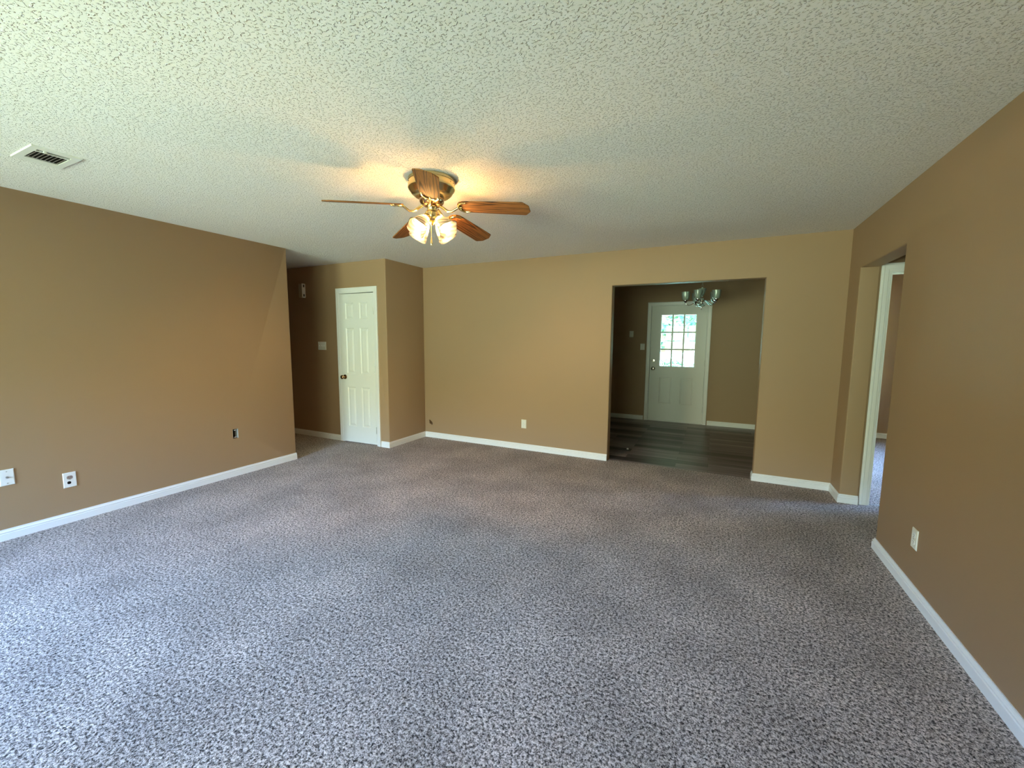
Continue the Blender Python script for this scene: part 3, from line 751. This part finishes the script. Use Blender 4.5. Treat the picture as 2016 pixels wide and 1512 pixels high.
while zc > FZ - .205:
    mb.lathe([(.0003, zc + .0021), (.0019, zc + .0012), (.0019, zc - .0012), (.0003, zc - .0021)], 6, Matrix.Translation((cp.x, cp.y, 0))); zc -= .0043
ch = mb.build('pull_chain', M['brass'], fan, smooth=True)
MB().lathe([(.0005, FZ - .205), (.0035, FZ - .207), (.0045, FZ - .214), (.0038, FZ - .222), (.0062, FZ - .236), (.0078, FZ - .250), (.006, FZ - .256), (.0005, FZ - .258)], 14, Matrix.Translation((cp.x, cp.y, 0))).build('pull_fob', M['brass'], ch, smooth=True)

# ================================================================== dining room chandelier
CX, CY = -0.196, 6.35
CZ = 2.00      # level of the arm sockets
chd = empty('chandelier', (CX, CY, H), 'chrome five-arm chandelier with clear ribbed glass cups hanging in the dining room', 'chandelier')
cm = Matrix.Translation((CX, CY, 0))
MB().lathe([(.001, H), (.062, H), (.062, H - .006), (.045, H - .022), (.012, H - .030), (.001, H - .030)], 32, cm).build('canopy', M['nickel'], chd, smooth=True)
mb = MB()
zc = H - .030; i = 0
while zc > 2.205:
    pts = [(0.0065 * math.cos(t), 0, zc - .014 + .017 * math.sin(t)) for t in [2 * PI * q / 14 for q in range(15)]]
    pts = [(CX + (p[0] if i % 2 else 0), CY + (0 if i % 2 else p[0]), p[2]) for p in pts]
    mb.tube(pts, .0017, 6, caps=False); zc -= .027; i += 1
mb.build('chain', M['nickel'], chd, smooth=True)
mb = MB()
mb.tube([(CX + .012 * math.cos(t), CY, 2.192 + .014 * math.sin(t)) for t in [2 * PI * q / 16 for q in range(17)]], .0025, 8, caps=False)
mb.lathe([(.001, 2.180), (.010, 2.178), (.014, 2.172), (.009, 2.166), (.009, 2.160), (.020, 2.155), (.001, 2.154)], 24, cm)
mb.build('loop', M['nickel'], chd, smooth=True)
MB().lathe([(.004, 2.156), (.050, 2.156), (.052, 2.150), (.046, 2.130), (.038, 2.105), (.030, 2.080), (.020, 2.058), (.016, 2.050), (.004, 2.048)], 32, cm).build('glass_column', M['cupshade'], chd, smooth=True)
MB().lathe([(.001, 2.156), (.006, 2.156), (.006, 2.048), (.001, 2.048)], 12, cm).build('rod', M['nickel'], chd, smooth=True)
MB().lathe([(.001, 2.050), (.014, 2.048), (.017, 2.040), (.011, 2.030), (.026, 2.018), (.032, 1.998), (.027, 1.978), (.012, 1.966), (.018, 1.955), (.034, 1.946), (.020, 1.936), (.001, 1.935)], 32, cm).build('hub', M['chrome'], chd, smooth=True)
MB().lathe([(.001, 1.936), (.034, 1.934), (.046, 1.926), (.046, 1.920), (.030, 1.910), (.001, 1.908)], 32, cm).build('glass_disc', M['cupshade'], chd, smooth=True)
MB().lathe([(.001, 1.909), (.008, 1.906), (.010, 1.896), (.005, 1.884), (.006, 1.874), (.001, 1.862)], 16, cm).build('finial', M['chrome'], chd, smooth=True)
vx_, vy_ = CX / math.hypot(CX, CY), CY / math.hypot(CX, CY)      # away from the camera
rx_, ry_ = vy_, -vx_                                             # to the right
AR = .208
for deg in (184, 256, 328, 40, 112):
    g = math.radians(deg); ca, sa = math.cos(g), math.sin(g)
    ux, uy = rx_ * ca + vx_ * sa, ry_ * ca + vy_ * sa
    def pt(r, z): return (CX + ux * r, CY + uy * r, z)
    pts = [(.024, 1.985), (.050, 1.992), (.075, 1.984), (.100, 1.962), (.130, 1.938), (.160, 1.928), (.188, 1.936), (.203, 1.955), (AR, 1.975)]
    arm = MB().tube([pt(r, z) for r, z in pts], .0052, 10)
    arm.build('arm', M['chrome'], chd, smooth=True)
    lm = Matrix.Translation((CX + ux * AR, CY + uy * AR, 0))
    MB().lathe([(.001, 1.954), (.006, 1.952), (.010, 1.962), (.012, 1.974), (.026, 1.984), (.031, 1.994), (.031, 1.998), (.001, 1.998)], 24, lm).build('socket_cup', M['chrome'], chd, smooth=True)
    pr = [(.028, 1.997), (.038, 2.006), (.046, 2.022), (.051, 2.044), (.054, 2.070), (.0565, 2.096), (.058, 2.116)]
    sh = MB().lathe(pr, 32, lm); sh.lathe([(r - .003, z) for r, z in pr[::-1]], 32, lm)
    sh.build('lamp_shade', M['cupshade'], chd, smooth=True, recalc=False)
    MB().lathe([(.001, 1.998), (.012, 2.000), (.012, 2.020), (.020, 2.040), (.022, 2.054), (.014, 2.070), (.001, 2.076)], 14, lm).build('bulb', M['bulb_off'], chd, smooth=True)

# ================================================================== scrap on the vinyl
mb = MB(); random.seed(3)
n = 9; vs = [(-.964 + .016 * (1 + .5 * random.uniform(-1, 1)) * math.cos(2*PI*i/n), 5.447 + .016 * (1 + .5 * random.uniform(-1, 1)) * math.sin(2*PI*i/n), -.006 + random.uniform(0, .004)) for i in range(n)]
vs += [(-.964 + .009 * math.cos(2*PI*i/n + .3), 5.447 + .009 * math.sin(2*PI*i/n), random.uniform(.006, .014)) for i in range(n)] + [(-.962, 5.449, .016)]
mb.add(vs, [(i, (i+1) % n, n+(i+1) % n, n+i) for i in range(n)] + [(n+i, n+(i+1) % n, 2*n) for i in range(n)] + [tuple(range(n))[::-1]])
tag(mb.build('paper_scrap', M['paper']), 'tiny crumpled scrap lying on the dark vinyl floor', 'scrap')

# ================================================================== outside the front door
lawn = MB().box(-40, 40, 8.0, 70, -.45, -.30).build('lawn', M['grass']); struct(lawn)
def foliage(mb, c, r, n, s):
    for _ in range(n):
        while True:
            p = Vector((random.uniform(-1, 1), random.uniform(-1, 1), random.uniform(-1, 1)))
            if p.length < 1: break
        p = p.normalized() * (p.length ** .5)
        q = Vector(c) + Vector((p.x * r[0], p.y * r[1], p.z * r[2]))
        m = Matrix.Rotation(random.uniform(0, 6.3), 3, 'Z') @ Matrix.Rotation(random.uniform(-1.2, 1.2), 3, 'X') @ Matrix.Rotation(random.uniform(-1, 1), 3, 'Y')
        k = s * random.uniform(.6, 1.3)
        vs = [q + m @ Vector(v) for v in ((-k, 0, 0), (0, -k*.55, .02), (k, 0, 0), (0, k*.55, .02))]
        mb.add(vs, [(0, 1, 2, 3)])
def tree(x, y, h, r, label, n=1500, s=.22):
    e = empty('tree', (x, y, -.30), label, 'tree', 'trees beyond the front lawn')
    mb = MB(); mb.tube([(x, y, -.32), (x + .05, y, h * .3), (x - .05, y + .05, h * .62), (x, y, h * .85)], [.22, .17, .12, .04], 10)
    for k in range(5):
        g = k * 1.3; mb.tube([(x, y, h * (.38 + .07 * k)), (x + r * .4 * math.cos(g), y + r * .4 * math.sin(g), h * (.5 + .07 * k)), (x + r * .75 * math.cos(g), y + r * .75 * math.sin(g), h * (.6 + .06 * k))], [.08, .05, .02], 6)
    mb.build('trunk', M['bark'], e, smooth=True)
    mb = MB()
    for k in range(7):
        g = k * 2.4; foliage(mb, (x + r * .5 * math.cos(g), y + r * .5 * math.sin(g), h * (.30 + .105 * k)), (r * .55, r * .55, h * .15), n // 7, s)
    mb.build('crown', M['leaf'], e, recalc=False)
random.seed(11)
for tx, ty, th, tr_, lb in ((-3.6, 26, 6.5, 2.2, 'leafy green tree seen through the left panes of the front door'),
                        (-1.3, 30, 6.0, 2.0, 'leafy green tree seen through the middle panes of the front door'),
                        (-.2, 22, 5.5, 1.7, 'leafy green tree seen through the right panes of the front door')):
    tree(tx, ty, th, tr_, lb)
for sx, sy in ((-2.2, 24.5), (-.35, 24.6)):
    mb = MB(); foliage(mb, (sx, sy, .05), (.75, .5, .40), 500, .09)
    for k in range(6): mb.tube([(sx, sy, -.31), (sx + .3 * math.cos(k), sy + .3 * math.sin(k), .1)], .012, 5)
    tag(mb.build('shrub', M['leaf2'], recalc=False), 'low shrub on the sunny lawn behind the lower middle panes' if sx < -2 else 'low shrub on the sunny lawn behind the lower right pane', 'shrub', 'shrubs on the front lawn')
